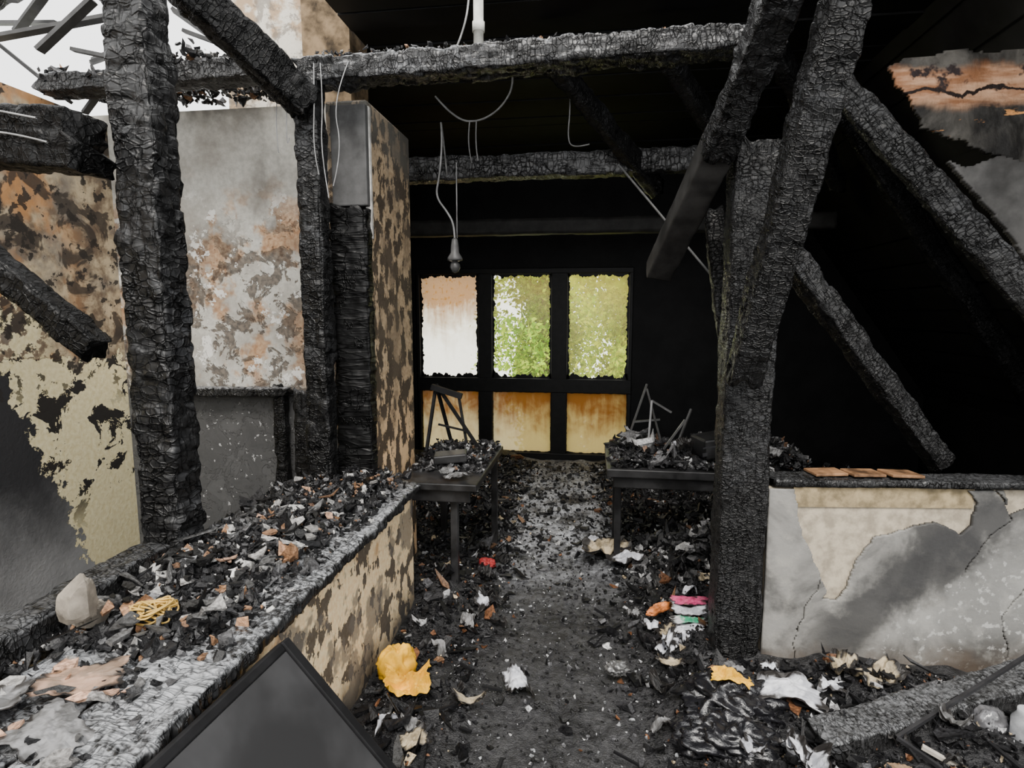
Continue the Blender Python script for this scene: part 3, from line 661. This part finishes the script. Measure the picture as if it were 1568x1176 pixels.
for a, b_ in (((.2, 3.8, .71), (.33, 3.75, 1.15)), ((.45, 3.8, .71), (.33, 3.75, 1.12)), ((.33, 3.6, .71), (.36, 3.72, 1.05)), ((.25, 3.78, .9), (.42, 3.78, .92)), ((.5, 3.7, .72), (.62, 3.85, .98)), ((.40, 3.6, .73), (.55, 3.62, .95)), ((.36, 3.72, 1.05), (.48, 3.7, .98))): tr.bar(a, b_, .012)
tr.make('burnt_desk_lamp_frame', m_plain('ashy_metal', (.12, .12, .12), .4, .5, metal=.5))
eq = empty('burnt_computer_case')
Box().bar((.62, 3.55, .80), (.86, 3.62, .83), .20, .12).make('case', M_TAB, .012, parent=eq)
Box().bar((.63, 3.452, .775), (.87, 3.522, .805), .004, .02).bar((.63, 3.450, .815), (.87, 3.520, .845), .004, .008).make('drive_slots', M_METAL, parent=eq)
Box().bar((-.93, 3.30, .74), (-.74, 3.34, .755), .14, .05).make('burnt_tray', M_TAB, .008)
M_WHT = m_paper('scorched_white_paper', (.64, .65, .69), (.42, .43, .47)); M_CRM = m_paper('scorched_cream_paper', (.46, .38, .25)); M_BLKP = m_paper('black_burnt_paper', (.02, .02, .02))
R2 = random.Random(12)
for i in range(9):
    sheet('burnt_paper', (R2.uniform(.2, 1.1), R2.uniform(3.42, 3.8), .76+R2.uniform(0, .06)), R2.uniform(.08, .18), R2.uniform(.05, .12), R2.uniform(0, 3), R2.choice([M_WHT, M_GRS, M_BLKP]), i+90, .03, R2.uniform(-.4, .4), n=14, parent=t2)
for i in range(4):
    sheet('burnt_paper', (R2.uniform(-.95, -.7), R2.uniform(3.0, 3.7), .72+R2.uniform(0, .02)), R2.uniform(.08, .14), R2.uniform(.05, .1), R2.uniform(0, 3), (M_WHT, M_GRS, M_BLKP, M_GRS)[i], i+110, .02, R2.uniform(-.1, .1), n=14, parent=t1)

# ------------------------------------------------------------------ pendant lamp & wires
pl = empty('pendant_lamp')
tube('cable', [(-1.0, 4.0, 2.48), (-.98, 3.75, 2.85), (-.93, 3.6, 2.62), (-.95, 3.6, 2.42), (-.98, 3.6, 2.3), (-.9, 3.6, 2.2), (-.86, 3.6, 2.12), (-.86, 3.6, 2.02)], .006, M_WIRE, pl)
lathe('socket', [(.006, 2.05), (.018, 2.04), (.024, 2.0), (.026, 1.96), (.045, 1.93), (.046, 1.915), (.03, 1.91)], (-.86, 3.6, 0), m_plain('sooty_socket', (.12, .12, .12), .4), parent=pl)
lathe('bulb', [(.014, 1.915), (.03, 1.89), (.032, 1.87), (.02, 1.845), (.005, 1.838)], (-.86, 3.6, 0), m_plain('sooty_bulb', (.08, .08, .08), .3), parent=pl)
lathe('wire_stub', [(.004, 2.05), (.004, 2.5)], (-.85, 3.62, 0), M_WIRE, 6, parent=pl)
M_WIRE2 = m_plain('wire_dim', (.18, .18, .18), .5)
tube('loose_wire', [(-.97, 3.6, 2.88), (-.85, 3.6, 2.74), (-.7, 3.6, 2.72), (-.56, 3.6, 2.80), (-.48, 3.6, 2.95), (-.5, 3.4, 3.07)], .006, M_WIRE2)
tube('loose_wire', [(-.76, 3.6, 2.73), (-.78, 3.6, 2.6), (-.76, 3.65, 2.5)], .004, M_WIRE2)
tube('loose_wire', [(-.72, 3.6, 2.73), (-.73, 3.6, 2.58), (-.71, 3.6, 2.5)], .004, M_WIRE2)
tube('loose_wire', [(-.17, 3.6, 3.06), (-.16, 3.6, 2.8), (-.18, 3.6, 2.6), (-.14, 3.6, 2.55), (-.05, 3.6, 2.57)], .004, M_WIRE2)
for (x, z1, dx) in ((-1.21, 2.1, .03), (-1.08, 2.15, -.06), (-1.24, 2.2, .02), (-1.36, 2.36, .01), (-1.40, 2.3, .0)):
    tube('loose_wire', [(x, 2.58, 2.68), (x+dx, 2.53, 2.5), (x+dx*.3, 2.53, 2.3), (x+dx*1.2, 2.54, z1)], .0022, M_WIRE)
tube('loose_wire', [(-2.4, 1.62, 2.27), (-2.0, 1.6, 2.24), (-1.8, 1.6, 2.2), (-1.65, 1.61, 2.17)], .003, M_WIRE)
tube('loose_wire', [(-2.4, 1.62, 2.17), (-2.0, 1.6, 2.12), (-1.8, 1.6, 2.15), (-1.62, 1.61, 2.1)], .003, M_WIRE)
lathe('conduit_pipe', [(.022, 2.74), (.022, 2.8), (.027, 2.8), (.027, 2.84), (.022, 2.84), (.022, 3.6)], (-.52, 2.66, 0), m_plain('pale_conduit', (.55, .55, .5), .5), 12)
tube('loose_wire', [(-.62, 2.66, 2.74), (-.58, 2.64, 2.8), (-.55, 2.64, 2.95), (-.54, 2.65, 3.3)], .004, M_WIRE)

sk = Box(); R2 = random.Random(5)
for i in range(34):
    a = Vector((R2.uniform(-3.4, -1.8), R2.uniform(2.2, 3.0), R2.uniform(2.6, 3.1)))
    d = Vector((R2.uniform(-.5, .5), R2.uniform(-.2, .2), R2.uniform(-.25, .3))); sk.bar(a, a+d, R2.uniform(.01, .05), .015)
sk.make('broken_roof_laths', m_plain('grey_laths', (.05, .05, .05), .6))
char_beam('charred_rafter', (-3.5, 2.4, 2.55), (-1.9, 2.4, 3.35), .12, .12, M_CHARM, ds=.02, dt=.02)
n = 1600; R = np.random.RandomState(77); x = R.uniform(-2.6, -1.5, n); hb = .10*np.clip(fbm(np.stack([x, x*0, x*0], -1), 3, 5, 2)+.5, 0, 1.2)
shards('wall_top_rubble', np.stack([x, R.uniform(2.55, 3.0, n), 2.68+hb*R.uniform(0, 1, n)], -1), R.uniform(.015, .05, n), PALG, 44)
n = 600; x = R.uniform(-1.25, .5, n); shards('beam_top_ash', np.stack([x, R.uniform(2.6, 2.72, n), 2.725+.015*R.uniform(0, 1, n)], -1), R.uniform(.01, .03, n), PALG, 45)

# ------------------------------------------------------------------ leaning screen
P0 = Vector((-.86, 1.44, .68)); dn = Vector((.50, .05, -.66)); al = Vector((.0, -1.0, .07)); nr = dn.cross(al).normalized()
if nr.x < 0: nr = -nr
def pp(u, v, o=0): return tuple(P0+al*u+dn*v+nr*o)
tv = empty('leaning_flat_screen')
def slab3(name, u0, u1, v0, v1, o0, o1, mat, bev=.004):
    V = [pp(u0, v0, o0), pp(u1, v0, o0), pp(u1, v1, o0), pp(u0, v1, o0), pp(u0, v0, o1), pp(u1, v0, o1), pp(u1, v1, o1), pp(u0, v1, o1)]
    o = mesh_obj(name, V, [(0, 3, 2, 1), (4, 5, 6, 7), (0, 1, 5, 4), (1, 2, 6, 5), (2, 3, 7, 6), (3, 0, 4, 7)], mat, parent=tv)
    m = o.modifiers.new('b', 'BEVEL'); m.width = bev; m.segments = 2
M_SCR = m_plain('dusty_screen', (.045, .045, .047), .42, .4, .45, 3, bumpd=.0005)
slab3('screen', .03, .97, .03, .96, .0, .026, M_SCR)
slab3('bezel_right', .0, .035, 0, 1.0, -.02, .035, M_BLACK2)
slab3('bezel_left', .965, 1.0, 0, 1.0, -.02, .035, M_BLACK2)
slab3('bezel_top', .035, .965, 0, .03, -.02, .03, M_BLACK2)
slab3('bezel_bottom', .035, .965, .96, 1.0, -.02, .03, M_BLACK2)

# ------------------------------------------------------------------ items
M_YEL = m_plain('yellow_cloth', (.82, .44, .02), .6, .3, .35, 12); M_ORG = m_plain('orange_plastic', (.60, .20, .06), .5, .4, .6)
M_ROCK = m_plain('broken_stone', (.27, .24, .20), .85, .2, .5, 12, bumpd=.01)
M_BAG = m_plain('melted_black_bag', (.010, .010, .012), .18, .7, .3, 25, bumpd=.02)
M_RED = m_plain('red_rag', (.32, .03, .03), .6); M_PINK = m_paper('pink_card', (.55, .06, .18), (.3, .05, .1), .85); M_GRN = m_paper('green_card', (.03, .30, .16), (.5, .5, .5), .8)
crumple('broken_stone', (-1.345, 1.29, .83), (.12, .11, .20), M_ROCK, 3, amp=.2, cut=9)
crumple('broken_stone', (-1.36, 1.36, .765), (.11, .09, .10), M_ROCK, 8, amp=.25, cut=8)
R2 = random.Random(3); pts = []
for i in range(90):
    a = i*1.1+R2.uniform(-.8, .8); r = R2.uniform(.01, .075); pts.append((-1.19+r*math.cos(a)*1.1, 1.37+r*math.sin(a), .765+R2.uniform(0, .05)))
tube('yellow_cord_tangle', pts, .0025, m_plain('yellow_cord', (.62, .40, .10), .6))
crumple('yellow_cloth', (-.80, 2.22, .12), (.17, .10, .22), M_YEL, 12, amp=.25, rot=.5)
sheet('yellow_cloth', (-.73, 2.15, .08), .17, .12, .4, M_YEL, 5, .04, .3)
crumple('orange_plastic_toy', (.34, 2.86, .12), (.17, .05, .07), M_ORG, 4, amp=.4, rot=.7)
for i, (x, y, z, m, r) in enumerate([(.49, 2.86, .17, M_PINK, .1), (.48, 2.82, .14, M_WHT, -.1), (.47, 2.77, .12, M_GRN, .2), (.47, 2.73, .10, M_WHT, .0), (.46, 2.66, .08, M_WHT, .3), (.38, 2.72, .08, M_CRM, .9), (.36, 2.62, .08, M_WHT, 1.2)]):
    sheet('charred_magazine', (x, y, z), .17, (.06, .08, .05, .09, .10, .09, .08)[i], r, m, i, .015, .25)
sheet('crumpled_paper', (.77, 2.28, .13), .25, .15, -.1, M_WHT, 3, .03, .15)
sheet('crumpled_paper', (.08, 3.68, .06), .28, .2, .2, M_CRM, 9, .06)
sheet('crumpled_paper', (.22, 3.55, .07), .2, .16, .7, M_WHT, 11, .05)
sheet('crumpled_paper', (.02, 3.85, .05), .2, .12, 1.2, M_WHT, 14, .05)
sheet('crumpled_paper', (-.30, 2.30, .05), .10, .16, .4, M_WHT, 17, .03)
sheet('crumpled_paper', (1.15, 2.38, .13), .20, .12, .4, M_CRM, 19, .03)
sheet('crumpled_paper', (1.02, 2.42, .13), .14, .09, 1.0, M_CRM, 23, .03)
R2 = random.Random(41)
for i in range(60):
    x = R2.choice([R2.uniform(-.8, -.45), R2.uniform(.2, .75), R2.uniform(.2, .75), R2.uniform(.8, 1.7)]); y = R2.uniform(1.7, 2.45) if x > .7 else R2.uniform(1.8, 3.6)
    z = float(fh(np.array([x]), np.array([y]))[0])+.025
    sheet('charred_paper_scrap', (x, y, z), R2.uniform(.04, .13), R2.uniform(.03, .09), R2.uniform(0, 3), R2.choice([M_WHT, M_WHT, M_BLKP, M_CRM, M_GRS, M_BLKP]), i+50, .03, R2.uniform(-.4, .4), n=12)
crumple('red_rag', (-.63, 3.40, .06), (.12, .10, .08), M_RED, 6)
crumple('melted_garbage_bag', (.55, 2.24, .08), (.44, .32, .22), M_BAG, 22, n=44, amp=.35)
crumple('melted_garbage_bag', (.50, 2.04, .07), (.38, .26, .18), M_BAG, 29, n=44, amp=.35)
sheet('yellow_cloth', (.545, 2.22, .185), .14, .08, -.2, M_YEL, 2, .03, .1)
jar = empty('sooty_glass_jar')
crumple('broken_glass', (1.42, 2.16, .14), (.13, .11, .13), m_plain('sooty_glass', (.16, .16, .17), .12, .8, .6), 31, amp=.15, parent=jar)
lathe('jar_body', [(.035, .10), (.045, .12), (.045, .20), (.03, .225), (.03, .24), (.026, .24)], (1.50, 2.10, 0), m_plain('milky_glass', (.42, .43, .45), .15, .8, .5), parent=jar)
crumple('foil_lump', (.12, 2.44, .05), (.12, .10, .08), m_plain('sooty_foil', (.10, .10, .10), .25, .8, .8), 33, amp=.35)
char_beam('fallen_charred_beam', (.80, 2.02, .10), (1.80, 2.42, .19), .15, .10, m_char('charred_wood_fallen', hi=.03, ash=.17, ashamt=.9, spec=.45), cell=.02, row=.04, amp=.006, sc=(.014, .035))
fr = Box()
for a, b_ in (((1.62, 2.3, .33), (1.05, 2.02, .15)), ((1.62, 2.3, .33), (1.9, 2.15, .25)), ((1.05, 2.02, .15), (1.25, 1.85, .08)), ((1.64, 2.28, .30), (1.72, 2.0, .1))): fr.bar(a, b_, .012)
fr.make('bent_metal_frame', M_METAL)
Box().bar((1.12, 2.0, .14), (1.25, 1.93, .10), .018, .012).make('pale_stick', m_plain('pale_stick', (.5, .46, .4), .6))
crumple('terracotta_shard', (1.0, 1.9, .09), (.16, .12, .08), m_plain('scorched_tan', (.22, .14, .08), .7), 35, cut=6)
st = Box(); R2 = random.Random(9)
for i in range(110):
    x = R2.uniform(-.8, 1.9); y = R2.uniform(1.5, 2.42) if R2.random() < .6 else R2.uniform(2.9, 4.2)
    if x < -.6 and y < 2.0: continue
    a = R2.uniform(0, 3.14); L = R2.uniform(.05, .16); z = float(fh(np.array([x]), np.array([y]))[0])+.02
    st.bar((x, y, z), (x+math.cos(a)*L*.7, y+math.sin(a)*L*.7, z+R2.uniform(-.01, .04)), R2.uniform(.005, .014), .008)
st.make('charred_sticks', M_BLACK2)

# ------------------------------------------------------------------ light
w = bpy.data.worlds.new('overcast'); bpy.context.scene.world = w; w.use_nodes = True
bg = w.node_tree.nodes['Background']; bg.inputs[0].default_value = (.98, .98, .97, 1); bg.inputs[1].default_value = 3.2
sun = bpy.data.lights.new('overcast_sun', 'SUN'); sun.energy = 3.8; sun.angle = math.radians(25); sun.color = (1, .94, .86)
so = bpy.data.objects.new('overcast_sun', sun); COL.objects.link(so)
so.rotation_euler = Vector((.05, -.75, 1)).to_track_quat('Z', 'Y').to_euler()

cam = bpy.data.cameras.new('camera'); cam.sensor_width = 36; cam.lens = 900/1568*36; cam.clip_start = .02
co = bpy.data.objects.new('camera', cam); COL.objects.link(co); co.location = (0, 0, 1.6)
co.rotation_euler = (math.radians(83), 0, math.radians(8)); bpy.context.scene.camera = co
